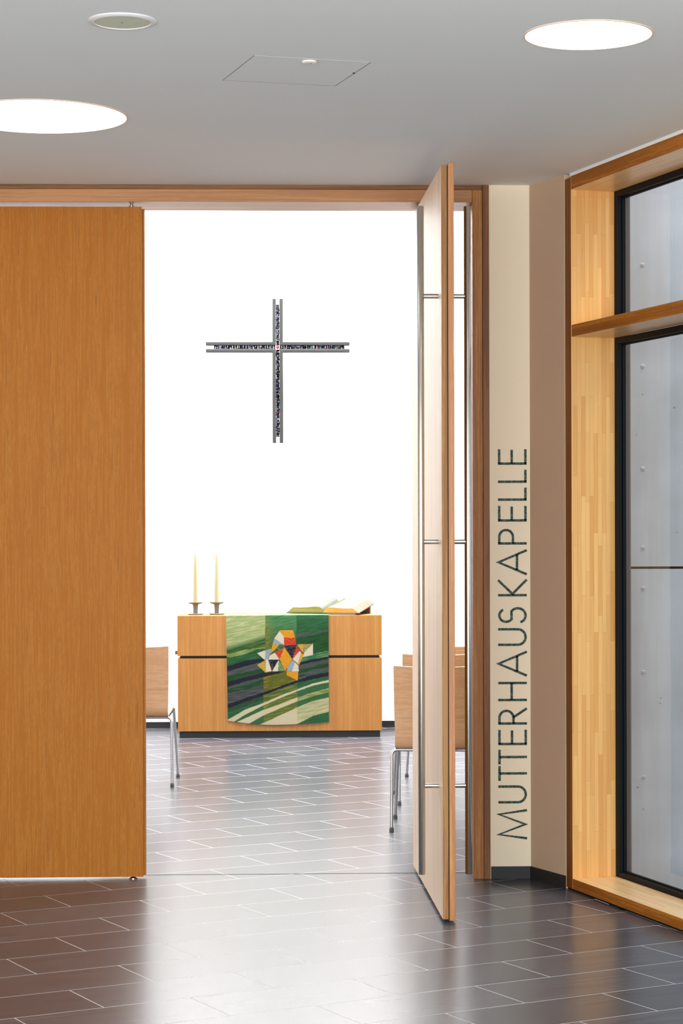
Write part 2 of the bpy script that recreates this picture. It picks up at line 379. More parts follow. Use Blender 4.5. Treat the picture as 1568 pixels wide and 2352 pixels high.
# ---------------------------------------------------------------- pivot door leaves
def panel(name, b, mats, parent):
    bm = bmesh.new(); bm_box(bm, *b); bmesh.ops.recalc_face_normals(bm, faces=bm.faces)
    for f in bm.faces:
        if abs(f.normal.x) > .5: f.material_index = 1
    return obj(name, bm, mats, parent, bevel=.0012)
def leaf(name, loc, rz, length, flip, pivot_x):
    """local: x along the leaf, outer (foyer) layer towards -y; origin at floor, foyer-side left corner"""
    root = empty(name, loc, rz); t = .0235
    panel('outer_panel', (0, length, 0, t, .010, 2.932), [M['leaf'], M['leaf_edge']], root)
    a, b2 = (-.0, length + .011) if flip else (-.011 + .022, length)
    panel('inner_panel', (a, b2, t + .0015, 2 * t + .0015, .014, 2.926), [M['leaf_in'] if not flip else M['leaf'], M['edge_in']], root)
    bm = bmesh.new(); bm_box(bm, .004, length - .004, t - .001, t + .0025, .016, 2.922)
    obj('core', bm, M['black'], root)
    for px in pivot_x:
        bm = bmesh.new(); bm_lathe(bm, [(0, 0), (.02, 0), (.02, .003), (.012, .006), (.006, .008), (.006, .02), (0, .02)], 20, px, t)
        obj('floor_pivot', bm, M['steel'], root, True)
        bm = bmesh.new(); bm_lathe(bm, [(0, 2.92), (.005, 2.92), (.005, 2.93), (.012, 2.934), (.012, 2.938), (.006, 2.94), (.006, 2.9445), (0, 2.9445)], 20, px, t)
        obj('top_pivot', bm, M['steel'], root, True)
    return root
d1 = leaf('door_1', (-1.976, 9.44, 0), 0, 1.41, True, (1.365,))
struct(d1, 'closed oak door leaf filling the left of the doorway', 'door')
# open leaf: foyer face looks right; runs from the near edge back into the chapel
ang = math.atan2(9.691 - 8.306, .628 - .654)
ex = Vector((math.cos(ang), math.sin(ang))); ey = Vector((-ex.y, ex.x))
# local +y must point to the left (chapel face); ey = rotated +90 -> points left
o2 = Vector((.654, 8.306)) - ey * .0485
d2 = leaf('door_2', (o2.x, o2.y, 0), ang, 1.385, False, (1.17,))
struct(d2, 'open oak pivot door leaf seen edge on', 'door')
def pull(side):
    """full-height bar pull with three standoffs; side -1 foyer face (local -y), +1 chapel face"""
    y_face = 0 if side < 0 else .0485; y = y_face + side * .068; x = .155
    bm = bmesh.new(); bm_lathe(bm, [(0, .166), (.0125, .166), (.0137, .168), (.0137, 2.786), (.0125, 2.788), (0, 2.788)], 28, x, y)
    h = obj('door_handle', bm, M['steel'], d2, True)
    for z in (.514, 1.471, 2.435):
        bm = bmesh.new(); bm_tube(bm, [(x, y - side * .012, z), (x, y_face, z)], .0095, 18)
        obj('standoff', bm, M['steel'], h, True)
pull(-1); pull(1)

# ---------------------------------------------------------------- corner window
win = empty('window_1', (P0.x, P0.y, 0), math.atan2(D.y, D.x)); struct(win, 'tall corner window in a deep larch casing', 'window')
# local x = along wall (s), local y = outward (off)
SE = 3.2
def casing(name, b, mats, bevel=.0015):
    bm = bmesh.new(); bm_box(bm, *b); bmesh.ops.recalc_face_normals(bm, faces=bm.faces)
    for f in bm.faces:
        if f.normal.y < -.5: f.material_index = 1
    return obj(name, bm, mats, win, bevel=bevel)
casing('casing_post', (0, .062, 0, .2, .008, 3.0), [M['lam_post'], M['lip_v']])
casing('casing_post', (SE - .062, SE, 0, .2, .008, 3.0), [M['lam_post'], M['lip_v']])
casing('casing_head', (.063, SE - .063, 0, .2, 2.948, 3.005), [M['lam_level'], M['lip']])
casing('casing_transom', (.063, SE - .063, .001, .2, 2.329, 2.379), [M['lam_level'], M['lip']])
casing('window_sill', (.063, SE - .063, 0, .2, .008, .052), [M['lam_level'], M['lip']])
box('gap_shade_strip', (.0, SE, .006, .19, .0, .0075), M['black'], win)  # black strip stands in for the shade under the casing
box('ceiling_bead', (.04, SE, .004, .03, 3.006, CEIL - .0005), M['white'], win)
for i, (za, zb) in enumerate(((.052, 2.329), (2.379, 2.948))):
    bm = bmesh.new()
    for bb in ((.062, .088, .2, .222, za, zb), (SE - .088, SE - .062, .2, .222, za, zb), (.088, SE - .088, .2, .222, za, za + .02), (.088, SE - .088, .2, .222, zb - .026, zb)):
        bm_box(bm, *bb)
    fo = obj('window_frame', bm, M['black'], win, bevel=.002)
    bm = bmesh.new()
    for bb in ((.074, .094, .2225, .234, za + .001, zb - .001), (.094, SE - .08, .2225, .234, za + .001, za + .026), (.094, SE - .08, .2225, .234, zb - .032, zb - .001)):
        bm_box(bm, *bb)
    obj('gasket', bm, M['black'], fo)
    bm = bmesh.new(); bm.faces.new([bm.verts.new(v) for v in ((.09, .228, za + .02), (SE - .09, .228, za + .02), (SE - .09, .228, zb - .028), (.09, .228, zb - .028))])
    obj('glass_pane', bm, M['glass'], fo)
bm = bmesh.new(); bm_box(bm, .075, .098, .2345, .256, -.1, 3.2); bm_box(bm, .098, SE - .07, .2345, .256, -.1, .06); bm_box(bm, .098, SE - .07, .2345, .256, 2.945, 3.2)
obj('outer_flashing', bm, M['brownmetal'], win)
box('outer_lining', (-.02, .0735, .205, .25, -.1, 3.2), M['black'], win)

# outdoor cladding panels
YP = 9.70
for i, (z0, z1, lab, rz) in enumerate(((1.3525, 4.9, 'pale grey riveted facade panel above the horizontal joint outside the window', (1.438, 1.795, 2.257, 2.715, 3.17, 3.63)),
                                       (-.6, 1.3415, 'pale grey riveted facade panel below the horizontal joint outside the window', (1.255, .876, .402, -.07)))):
    p = empty('facade_panel', (1.45, YP, 0)); tag(p, lab, 'panel')
    box('board', (0, 2.9, 0, .012, z0, z1), M['concrete'], p, .001)
    for z in rz:
        for x in (.222, 1.3, 2.4):
            bm = bmesh.new(); bm_lathe(bm, [(.0095, 0), (.0095, .0015), (.007, .0035), (.0035, .004), (.003, .003), (0, .003)], 20)
            r = obj('rivet', bm, M['concrete'], p, True); r.location = (x, 0, z); r.rotation_euler = (PI / 2, 0, 0)

# ---------------------------------------------------------------- ceiling fittings
def ceiling_lamp(x, y, r, lab):
    t = empty('ceiling_lamp', (x, y, CEIL)); tag(t, lab, 'lamp', None)
    bm = bmesh.new(); bm_lathe(bm, [(r + .006, 0), (r + .006, -.002), (r, -.003), (r, 0)], 72); obj('lamp_rim', bm, M['lamprim'], t)
    bm = bmesh.new(); bm_lathe(bm, [(r, -.001), (r - .004, -.0025), (0, -.0025)], 72); obj('diffuser', bm, M['lamp'], t)
ceiling_lamp(.965, 6.548, .192, 'smaller glowing round ceiling lamp, at the right near the window')
ceiling_lamp(-.84, 7.868, .314, 'larger glowing round ceiling lamp above the closed door leaf')
sp = empty('ceiling_speaker', (-.4385, 6.397, CEIL)); tag(sp, 'round ceiling speaker with white ring and greenish grille', 'speaker')
bm = bmesh.new(); bm_lathe(bm, [(.101, 0), (.101, -.002), (.098, -.005), (.084, -.007), (.082, -.004)], 64); obj('ring', bm, M['spkwhite'], sp, True)
bm = bmesh.new(); bm_lathe(bm, [(.082, -.0045), (.05, -.005), (0, -.005)], 64); obj('grille', bm, M['spkgrille'], sp, True)
bm = bmesh.new(); bm_lathe(bm, [(.005, -.005), (.005, -.007), (0, -.008)], 16); obj('screw', bm, M['steel'], sp, True)
# access hatch
hp = [Vector((-.053, 6.85)), Vector((-.162, 7.226)), Vector((.217, 7.309)), Vector((.322, 6.937))]
hc = sum(hp, Vector((0, 0))) / 4
ht = empty('access_hatch', (hc.x, hc.y, CEIL)); tag(ht, 'square access hatch flush in the ceiling', 'hatch')
def inset(k): return [tuple((p - hc) * k) for p in hp]
bm = bmesh.new()
o_, i_ = inset(1.005), inset(.993)
vo = [bm.verts.new((*p, -.0007)) for p in o_]; vi = [bm.verts.new((*p, -.0007)) for p in i_]
for k in range(4):
    if k != 3: bm.faces.new((vo[k], vo[(k + 1) % 4], vi[(k + 1) % 4], vi[k]))
obj('seam', bm, M['seam'], ht)
bm = bmesh.new(); bm_prism(bm, inset(.991), -.0004, -.0001); obj('lid', bm, M['ceil'], ht)
bm = bmesh.new(); bm_lathe(bm, [(.004, -.0006), (.004, -.003), (0, -.0035)], 14, .272 - hc.x, 7.10 - hc.y); obj('latch', bm, M['black'], ht, True)
cap = empty('ceiling_disc', (.122, 6.925, CEIL)); tag(cap, 'small white printed disc at the near edge of the ceiling hatch', 'disc')
bm = bmesh.new(); bm_lathe(bm, [(.023, -.0015), (.024, -.0035), (.024, -.006), (.022, -.0075), (0, -.0075)], 32); obj('disc', bm, M['plastic'], cap, True)
bm = bmesh.new(); bm_lathe(bm, [(.019, 0), (.019, -.002)], 24); obj('neck', bm, M['seam'], cap, True)
bm = bmesh.new()
for (x, y, w_) in ((-.012, -.004, .009), (.001, -.003, .008), (-.004, .004, .006), (.005, .005, .004)):
    bm_box(bm, x, x + w_, y, y + .0022, -.0079, -.0074)
obj('printed_marks', bm, M['print'], cap)

# ---------------------------------------------------------------- lettering
def arc(cx, cy, rx, ry, a0, a1, n=18):
    return [(cx + rx * math.cos(math.radians(a0 + (a1 - a0) * i / n)), cy + ry * math.sin(math.radians(a0 + (a1 - a0) * i / n))) for i in range(n + 1)]
CAP = .125; SW = .0105
def glyph(ch, w):
    h = CAP; k = SW / 2; a, b2, t, m = k, w - k, h - k, h * .5
    if ch == 'M': return [[(.04 * w, 0), (.17 * w, t + k * .6), (.5 * w, k * 1.2), (.83 * w, t + k * .6), (.96 * w, 0)]]
    if ch == 'U':
        r = (w - SW) / 2; return [[(a, h), (a, r + k)] + arc(w / 2, r + k, r, r, 180, 360)[1:] + [(b2, h)]]
    if ch == 'T': return [[(0, t), (w, t)], [(w / 2, t), (w / 2, 0)]]
    if ch == 'E': return [[(a, 0), (a, h)], [(a, t), (w, t)], [(a, k), (w, k)], [(a, h * .52), (w * .96, h * .52)]]
    if ch == 'L': return [[(a, 0), (a, h)], [(a, k), (w, k)]]
    if ch == 'H': return [[(a, 0), (a, h)], [(b2, 0), (b2, h)], [(a, h * .53), (b2, h * .53)]]
    if ch == 'A': return [[(k * .9, 0), (w / 2, h * .985), (w - k * .9, 0)], [(w * .2, h * .34), (w * .8, h * .34)]]
    if ch in 'PR':
        lo = h * (.48 if ch == 'P' else .47); r = (t - lo) / 2; s = w * (.92 if ch == 'P' else .86) - k - r
        g = [[(a, 0), (a, h)], [(a, t), (s, t)] + arc(s, lo + r, r, r, 90, -90)[1:] + [(a, lo)]]
        if ch == 'R': g.append([(w * .42, lo), (w - k, 0)])
        return g
    if ch == 'K': return [[(a, 0), (a, h)], [(w - k * 1.2, h), (a + k, h * .5), (w - k * .8, 0)]]
    if ch == 'S':
        r1 = h * .235; r2 = h * .27; cx = w * .5; rx1 = w * .40; rx2 = w * .46
        up = arc(cx, h - k - r1, rx1, r1, 25, 235, 22); dn = arc(cx, k + r2, rx2, r2, 55, -160, 22)
        return [up + dn]
def letter_bm(ch, w):
    bm = bmesh.new(); k = SW / 2
    for st in glyph(ch, w):
        P = [Vector((x, y)) for x, y in st]; n = len(P); L_, R_ = [], []
        for i, p in enumerate(P):
            d0 = (P[i] - P[i - 1]).normalized() if i else (P[1] - P[0]).normalized()
            d1 = (P[i + 1] - P[i]).normalized() if i < n - 1 else d0
            n0 = Vector((-d0.y, d0.x)); n1 = Vector((-d1.y, d1.x)); mm = (n0 + n1).normalized()
            f = k / max(.45, mm.dot(n0)); L_.append(p + mm * f); R_.append(p - mm * f)
        # glyph (gx, gy) -> wall: z = gx, x = -gy ; slight thickness along y
        lay = []
        for yy in (0, -.0008):
            lay.append(([bm.verts.new((-q.y, yy, q.x)) for q in L_], [bm.verts.new((-q.y, yy, q.x)) for q in R_]))
        for i in range(n - 1):
            for A, B in lay: bm.faces.new((A[i], A[i + 1], B[i + 1], B[i]))
            for s_ in (0, 1): bm.faces.new((lay[0][s_][i], lay[0][s_][i + 1], lay[1][s_][i + 1], lay[1][s_][i]))
    return bm
sign = empty('wall_lettering', (1.105, YF - .0004, .17)); tag(sign, 'dark green glitter lettering reading MUTTERHAUS KAPELLE running up the cream wall', 'lettering')
# extents measured along the strip (distance down from the top end of the word, in 1/10000 of the sign length)
rows = [('M', 2068, 2237), ('U', 1937, 2037), ('T', 1830, 1912), ('T', 1740, 1821), ('E', 1630, 1715), ('R', 1505, 1602), ('H', 1365, 1472), ('A', 1193, 1337),
        ('U', 1068, 1167), ('S', 955, 1042), ('K', 795, 893), ('A', 632, 777), ('P', 512, 607), ('E', 393, 480), ('L', 292, 365), ('L', 193, 266), ('E', 80, 166)]
SC = 1.7 / (2237 - 80)
for ch, top, bot in rows:
    o = obj('letter', letter_bm(ch, (bot - top) * SC), M['glitter'], sign); o.location = (0.0022 * (2237 - bot) / 2157, 0, (2237 - bot) * SC)

# ---------------------------------------------------------------- altar
AY = 15.99
al = empty('altar', (.053, AY, 0)); tag(al, 'block-shaped oak veneered altar with dark recess and plinth before white wall', 'altar')
box('lower_cabinet', (-.753, .755, 0, .6, .048, .586), M['altar'], al, .0015)
box('upper_cabinet', (-.756, .755, 0, .6, .606, .903), M['altar'], al, .0015)
box('recess_band', (-.735, .737, .02, .58, .585, .607), M['skirt'], al)
box('plinth', (-.742, .742, .012, .588, 0, .049), M['skirt'], al)
box('knob', (-.782, -.756, .2, .222, .607, .632), M['wedge'], al, .002)

# ---------------------------------------------------------------- parament cloth
def lerpc(pts, x):
    if x <= pts[0][0]: return pts[0][1] + (pts[1][1] - pts[0][1]) / (pts[1][0] - pts[0][0]) * (x - pts[0][0])
    for (a, b2), (c, d) in zip(pts, pts[1:]):
        if x <= c: return b2 + (d - b2) * (x - a) / (c - a)
    (a, b2), (c, d) = pts[-2:]; return d + (d - b2) / (c - a) * (x - c)
LG = (168, 190, 120); CR = (226, 216, 180); G1 = (84, 138, 88); G2 = (50, 96, 56); G3 = (62, 122, 84); OL = (128, 146, 74); MU = (206, 152, 44)
NV = (36, 36, 52); GR = (98, 98, 102); GD = (38, 80, 42)
W_ = (240, 228, 204); O_ = (236, 158, 28); Y_ = (214, 168, 62); R_ = (214, 56, 36); N_ = (34, 34, 52); B_ = (150, 176, 198); GG = (48, 108, 60)
polys = [(GG, [(790, 548), (856, 548), (855, 585), (725, 660), (650, 697), (660, 672)]), (W_, [(790, 356), (852, 447), (848, 550), (716, 462)]),
         (O_, [(790, 350), (975, 348), (1002, 450), (850, 450)]), (R_, [(850, 450), (1003, 450), (1012, 558), (850, 560)]), (B_, [(718, 460), (848, 549), (693, 540)]),
         (O_, [(695, 540), (790, 550), (658, 674)]), (R_, [(855, 585), (838, 640), (785, 752), (725, 658)]), (O_, [(855, 585), (968, 752), (790, 748)]),
         (N_, [(853, 560), (1028, 557), (966, 754)]), (R_, [(1028, 560), (1074, 635), (968, 752)]), (Y_, [(1028, 548), (1120, 543), (1120, 672)]),
         ((166, 156, 84), [(1120, 543), (1245, 539), (1128, 662)]), (W_, [(1250, 537), (1250, 695), (1116, 720), (1128, 662)]), (W_, [(1072, 635), (1088, 662), (1050, 822), (966, 752)]),
         (Y_, [(1085, 660), (1122, 690), (1060, 832), (1046, 805)]), (W_, [(480, 665), (590, 625), (590, 765)]), (B_, [(588, 625), (672, 603), (655, 682), (625, 752), (595, 752)]),
         (W_, [(658, 694), (725, 658), (787, 754), (630, 754)]), (W_, [(598, 752), (632, 752), (682, 910), (598, 925)]), (W_, [(780, 755), (768, 912), (688, 912)]),
         (N_, [(630, 755), (780, 756), (680, 910)]), ((104, 150, 92), [(785, 757), (868, 910), (768, 912)]), (O_, [(790, 748), (960, 752), (887, 887), (866, 905)]),
         ((206, 170, 60), [(478, 830), (595, 760), (600, 935)]), (R_, [(886, 858), (896, 914), (866, 914)]), (B_, [(966, 755), (1006, 785), (958, 914), (893, 914), (898, 868)]),
         (W_, [(1006, 785), (1048, 825), (1055, 914), (958, 916)]), (O_, [(893, 917), (1048, 915), (1041, 1048), (884, 965)]),
         ((168, 36, 34), [(1028, 586), (1122, 668), (1118, 680), (1026, 598)]), ((168, 36, 34), [(972, 750), (1050, 822), (1048, 834), (966, 760)])]
pb = [(min(p[0] for p in q), max(p[0] for p in q), min(p[1] for p in q), max(p[1] for p in q)) for _, q in polys]
def inside(q, x, y):
    r = False; j = len(q) - 1
    for i in range(len(q)):
        (xi, yi), (xj, yj) = q[i], q[j]
        if (yi > y) != (yj > y) and x < (xj - xi) * (y - yi) / (yj - yi) + xi: r = not r
        j = i
    return r
nv1u = [(60, 862), (320, 770), (580, 732), (1060, 800), (1250, 750), (1470, 722)]; nv1l = [(60, 935), (320, 850), (580, 775), (1060, 832), (1250, 792), (1470, 752)]
nv2u = [(60, 1085), (320, 1000), (580, 935), (800, 912), (880, 915)]; nv2l = [(60, 1155), (320, 1060), (580, 990), (800, 938), (885, 916), (900, 914)]
nv3u = [(60, 1400), (320, 1290), (580, 1200), (800, 1120), (1030, 1040), (1250, 975), (1470, 935)]; nv3l = [(60, 1455), (320, 1345), (580, 1242), (800, 1155), (1030, 1078), (1250, 1032), (1470, 990)]
s1u = [(80, 1610), (320, 1450), (560, 1355), (800, 1250), (1030, 1170), (1250, 1090), (1470, 1045)]; s1l = [(150, 1640), (320, 1520), (560, 1388), (800, 1285), (1030, 1195), (1250, 1120), (1470, 1077)]
s2u = [(200, 1635), (380, 1540), (560, 1450), (800, 1365), (1030, 1280), (1250, 1215), (1470, 1160)]; s2l = [(370, 1645), (560, 1528), (800, 1425), (1030, 1335), (1250, 1270), (1470, 1215)]
s3u = [(530, 1645), (800, 1520), (1030, 1420), (1250, 1330), (1470, 1290)]; s3l = [(1060, 1635), (1250, 1540), (1470, 1488)]
from mathutils import noise as mn
def nz(x, y, sx, sy, o=0): return mn.noise(Vector((x * sx + o, y * sy + o * 1.7, o)))
def mixc(a, b2, t):
    t = max(0, min(1, t)); return tuple(p + (q - p) * t for p, q in zip(a, b2))
def cloth_col(x, y):
    for (x0, x1, y0, y1), (col, q) in zip(pb[::-1], polys[::-1]):
        if x0 <= x <= x1 and y0 <= y <= y1 and inside(q, x + 2.5 * nz(x, y, .0, .12, 5), y):
            c = mixc(col, CR, .12 + .35 * nz(x, y, .03, .05, 8))
            return c
    slope = -.22; yy = y - slope * (x - 760)
    st = nz(x, yy, .006, .06, 1); fi = nz(x, yy, .02, .25, 2); wob = 9 * nz(x, yy, .02, .12, 3) + 5 * nz(x, y, .1, .5, 4)
    y2 = y + wob
    bnd = 590 if y < 1000 else 568; bnc = 1020 if y < 700 else 1035
    pan = 0 if x < bnd else (1 if x < bnc else 2)
    U = lambda c: lerpc(c, x)
    if y2 > U(nv3l):
        c = mixc(G2, G3, .5 + st)
        if pan == 0 and y2 < U(nv3l) + 60: c = mixc(GD, GR, .3 + .5 * fi)
        if U(s1u) < y2 - wob * .6 < U(s1l): c = CR
        elif U(s2u) < y2 - wob * .6 < U(s2l): c = CR if pan < 2 else mixc(OL, CR, .35 + st)
        elif y2 - wob * .6 > U(s3u):
            c = CR if pan < 2 else mixc((176, 184, 120), CR, .45 + st)
            if pan == 2 and y2 > U(s3l): c = mixc(G2, G3, .6 + st)
        elif y2 - wob * .6 > U(s1l): c = mixc((68, 110, 62), G3, .5 + st)
        if pan == 1 and c != CR: c = mixc(c, MU, .22 + .9 * max(0, st) + .2 * fi)
        if pan == 1 and c == CR: c = mixc(CR, (226, 196, 120), .12 + .4 * max(0, fi) if y < 1500 else .05)
        return mixc(c, (255, 255, 255), .05 * fi)
    if U(nv3u) < y2: return mixc(NV, GR, .1 + .35 * max(0, fi))
    if pan < 2 and x < 890 and U(nv2u) < y2 < U(nv2l): return mixc(NV, GR, .1 + .35 * max(0, fi))
    if (pan == 0 or x > 1050) and U(nv1u) < y2 < U(nv1l): return mixc(NV, GR, .12 + .4 * max(0, fi))
    if pan == 0:
        t0 = U([(60, 640), (320, 560), (580, 475)])
        if y2 < t0:
            g = (y - 140) / 480; c = mixc(LG, CR, .3 + 1.1 * st - .25 * g + .3 * fi)
            c = mixc(c, (140, 156, 104), max(0, .35 - g * 2) + .3 * max(0, -fi))
            return mixc(c, G2, max(0, 1 - (t0 - y2) / 70) * .8)
        if y2 < U([(60, 690), (320, 620), (580, 570)]): return mixc(G2, OL, .2 + st)
        if y2 < U([(60, 740), (320, 680), (480, 610), (580, 600)]): return mixc(OL, LG, .3 + st)
        if y2 < U(nv1u): return mixc(G2, G3, .35 + st)
        if y2 < U([(60, 1000), (320, 930), (580, 870)]): return mixc(GR, (70, 88, 74), .35 + 1.2 * st)
        if y2 < U(nv2u): return mixc(GD, GR, .1 + .6 * max(0, st) + .3 * fi)
        if y2 < U([(60, 1190), (320, 1110), (580, 1020)]): return mixc(GR, GD, .3 + fi)
        if y2 < U([(60, 1250), (320, 1180), (580, 1090)]): return mixc(GD, GR, .15 + st)
        return mixc(GR, (60, 72, 62), .35 + 1.2 * st + .3 * fi)
    if pan == 1:
        if y < 900:
            c = mixc((90, 146, 96), G3, .5 + 1.4 * st - .2)
            lo = (y - 250) / 350
            c = mixc(c, G2, lo * .7); mus = max(.15, min(1, (760 - x) / 120)) * min(1, .35 + (y - 140) / 350); st2 = nz(x, yy, .012, .16, 21)
            c = mixc(c, MU, (.12 + 1.5 * max(0, st2) + .5 * max(0, fi)) * mus)
            return c
        c = mixc((92, 110, 50), (70, 94, 44), .5 + st); return mixc(c, MU, .1 + 1.3 * max(0, st) + .3 * max(0, fi))
    gu = U([(1020, 398), (1250, 366), (1470, 345)]); gl = U([(1020, 455), (1250, 415), (1470, 372)])
    if gu < y2 < gl: return mixc(GR, G2, .25 + .8 * max(0, fi) + st)
    if y2 < gu: return mixc(G2, G3, .35 + st + .4 * (300 - y) / 200)
    if y2 < U([(1020, 700), (1470, 640)]): return mixc(G2, GD, .3 + st)
    if y2 < U(nv1u): return mixc(G3, LG, .15 + st)
    if y2 < U([(1050, 905), (1250, 850), (1470, 800)]): return mixc(GR, GD, .2 + fi)
    if y2 < U([(1050, 935), (1250, 915), (1470, 865)]): return mixc(GD, GR, .2 + st)
    return mixc(GR, GD, .25 + st + .5 * fi)
def cloth():
    nx, nf, nb = 250, 262, 24
    verts, cols, faces = [], [], []
    x0, x1 = -.343, .414
    for j in range(nb + nf + 1):
        for i in range(nx + 1):
            u = i / nx
            if j < nb:           # over the altar top, back to front
                t = j / nb; X = x0 + (x1 - x0) * u; Y = AY + .57 - t * .562; Z = .9055 + .0006 * math.sin(u * 9)
                if t > .97: Z -= .001
                cy = 150 + (1 - t) * 200; cxp = 50 + 1420 * u
                c = mixc((150, 196, 120), (120, 180, 120), .5 + nz(cxp, cy, .004, .08, 12)) 
            else:
                v = (j - nb) / nf
                bot = .127 + (.094 - .127) * math.sin(min(1, u / .45) * PI / 2) if u < .45 else .094 + (.113 - .094) * ((u - .45) / .55) ** 1.5
                Xl = x0 + .011 * v; Xr = x1 + .001 * v; X = Xl + (Xr - Xl) * u
                Z = .9035 - (.9035 - bot) * v
                Y = AY - .0075 - .004 * math.sin(PI * min(1, v * 6) / 2) - .003 * math.sin(u * PI) * v - .0015 * math.sin(u * 11 + 1) * v
                cy = 145 + v * ((1628 + (1655 - 1628) * math.sin(min(1, u / .45) * PI / 2) if u < .45 else 1655 - 22 * ((u - .45) / .55) ** 1.5) - 145)
                cxp = 50 + 25 * v + u * (1415 - 15 * v)
                c = cloth_col(cxp, cy)
            verts.append((X, Y, Z)); cols.append(tuple(k * .6 for k in lin([max(0, min(255, k)) for k in c])[:3]) + (1,))
    for j in range(nb + nf):
        for i in range(nx):
            a = j * (nx + 1) + i; faces.append((a, a + nx + 1, a + nx + 2, a + 1))
    me = bpy.data.meshes.new('altar_cloth'); me.from_pydata(verts, [], faces); me.update()
    at = me.color_attributes.new('Col', 'FLOAT_COLOR', 'POINT')
    at.data.foreach_set('color', [k for c in cols for k in c])
    for p in me.polygons: p.use_smooth = True
    me.materials.append(M['cloth'])
    o = bpy.data.objects.new('altar_cloth', me); C.objects.link(o)
    md = o.modifiers.new('thickness', 'SOLIDIFY'); md.thickness = .004; md.offset = 1
    # faces run so that the normal points outwards; solidify grows away from the altar
    return o
tag(cloth(), 'woven green altar hanging with coloured patchwork figure and curved stripes', 'cloth')

# ---------------------------------------------------------------- candles
def candle_set(x, y, which):
    h = empty('candle_holder', (x, y, .9035)); tag(h, 'low pewter candle holder with round dish under the %s candle' % which, 'candle holder', 'candle holders on the altar')
    bm = bmesh.new(); bm_lathe(bm, [(0, 0), (.05, 0), (.058, .004), (.058, .0075), (.054, .009), (.02, .0095), (0, .0095)], 40); obj('base', bm, M['holder'], h, True)
    bm = bmesh.new(); bm_lathe(bm, [(.017, .0095), (.0165, .03), (.0185, .065), (.022, .078)], 32); obj('stem', bm, M['holder'], h, True)
    bm = bmesh.new(); bm_lathe(bm, [(0, .077), (.022, .077), (.045, .083), (.057, .091), (.0575, .093), (.045, .0875), (.02, .083), (0, .083)], 40); obj('dish', bm, M['holder'], h, True)
    c = empty('candle', (x, y, .987)); tag(c, 'tall unlit ivory taper candle, the %s of the two on the altar' % which, 'candle', 'altar candles')
    bm = bmesh.new(); bm_lathe(bm, [(0, 0), (.0175, 0), (.0165, .1), (.014, .25), (.011, .34), (.007, .37), (0, .376)], 28); obj('wax', bm, M['wax'], c, True)
    bm = bmesh.new(); bm_tube(bm, [(0, 0, .374), (.001, 0, .38), (.003, 0, .387)], .0012, 8); obj('wick', bm, M['wick'], c)
candle_set(-.576, 16.19, 'left'); candle_set(-.418, 16.22, 'right')

# ---------------------------------------------------------------- open book
bk = empty('open_book', (.378, 16.085, .9185), -math.radians(20)); tag(bk, 'large open book with gilt edges and green ribbon lying on the altar', 'book')
RISE = .058; DEP = .37
def tilt(x, y, z): return (x, y, z + RISE * y / DEP + .001)
def page_block(name, sgn, w, hgt, mats, parent):
    prof = [(0, .0), (.004, hgt * .55), (.014, hgt * .85), (.035, hgt * 1.08), (.07, hgt * 1.12), (.12, hgt * .98), (.18, hgt * .9), (w - .045, hgt * .95), (w, 0)]
    bm = bmesh.new(); n = len(prof); fr_ = [bm.verts.new(tilt(sgn * x, 0, z)) for x, z in prof]; bk_ = [bm.verts.new(tilt(sgn * x, DEP, z)) for x, z in prof]
    f = bm.faces.new(fr_); f.material_index = 1; f = bm.faces.new(bk_[::-1]); f.material_index = 1
    for i in range(n):
        f = bm.faces.new((fr_[i], fr_[(i + 1) % n], bk_[(i + 1) % n], bk_[i])); f.material_index = 2 if i == n - 2 else 0
    return obj(name, bm, mats, parent)
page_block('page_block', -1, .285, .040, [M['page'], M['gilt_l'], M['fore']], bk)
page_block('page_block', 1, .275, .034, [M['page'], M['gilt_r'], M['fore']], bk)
bm = bmesh.new()
vs = [bm.verts.new(tilt(x, y, z)) for z in (-.005, -.0005) for x, y in ((-.292, -.003), (.28, -.003), (.28, DEP + .003), (-.292, DEP + .003))]
for f in ((0, 1, 2, 3), (4, 5, 6, 7), (0, 1, 5, 4), (1, 2, 6, 5), (2, 3, 7, 6), (3, 0, 4, 7)): bm.faces.new([vs[i] for i in f])
obj('cover', bm, M['cover'], bk)
bm = bmesh.new()
pr = [(.02, .0), (.03, DEP * .3), (.045, DEP * .65), (.05, DEP + .003)]
ha = [(x, y, .0385) for x, y in pr]
L1 = [bm.verts.new(tilt(x - .005, y, z)) for x, y, z in ha]; L2 = [bm.verts.new(tilt(x + .007, y, z + .0006)) for x, y, z in ha]
for i in range(3): bm.faces.new((L1[i], L1[i + 1], L2[i + 1], L2[i]))
obj('ribbon', bm, M['ribbon'], bk)
bm = bmesh.new(); bm_box(bm, .15, .262, DEP - .05, DEP - .02, -.0145, RISE * (DEP - .06) / DEP - .006)
stnd = empty('book_rest', (.378, 16.085, .9185), -math.radians(20)); tag(stnd, 'small wooden rest propping up the back of the open book', 'book rest')
obj('support_block', bm, M['wedge'], stnd, bevel=.002)

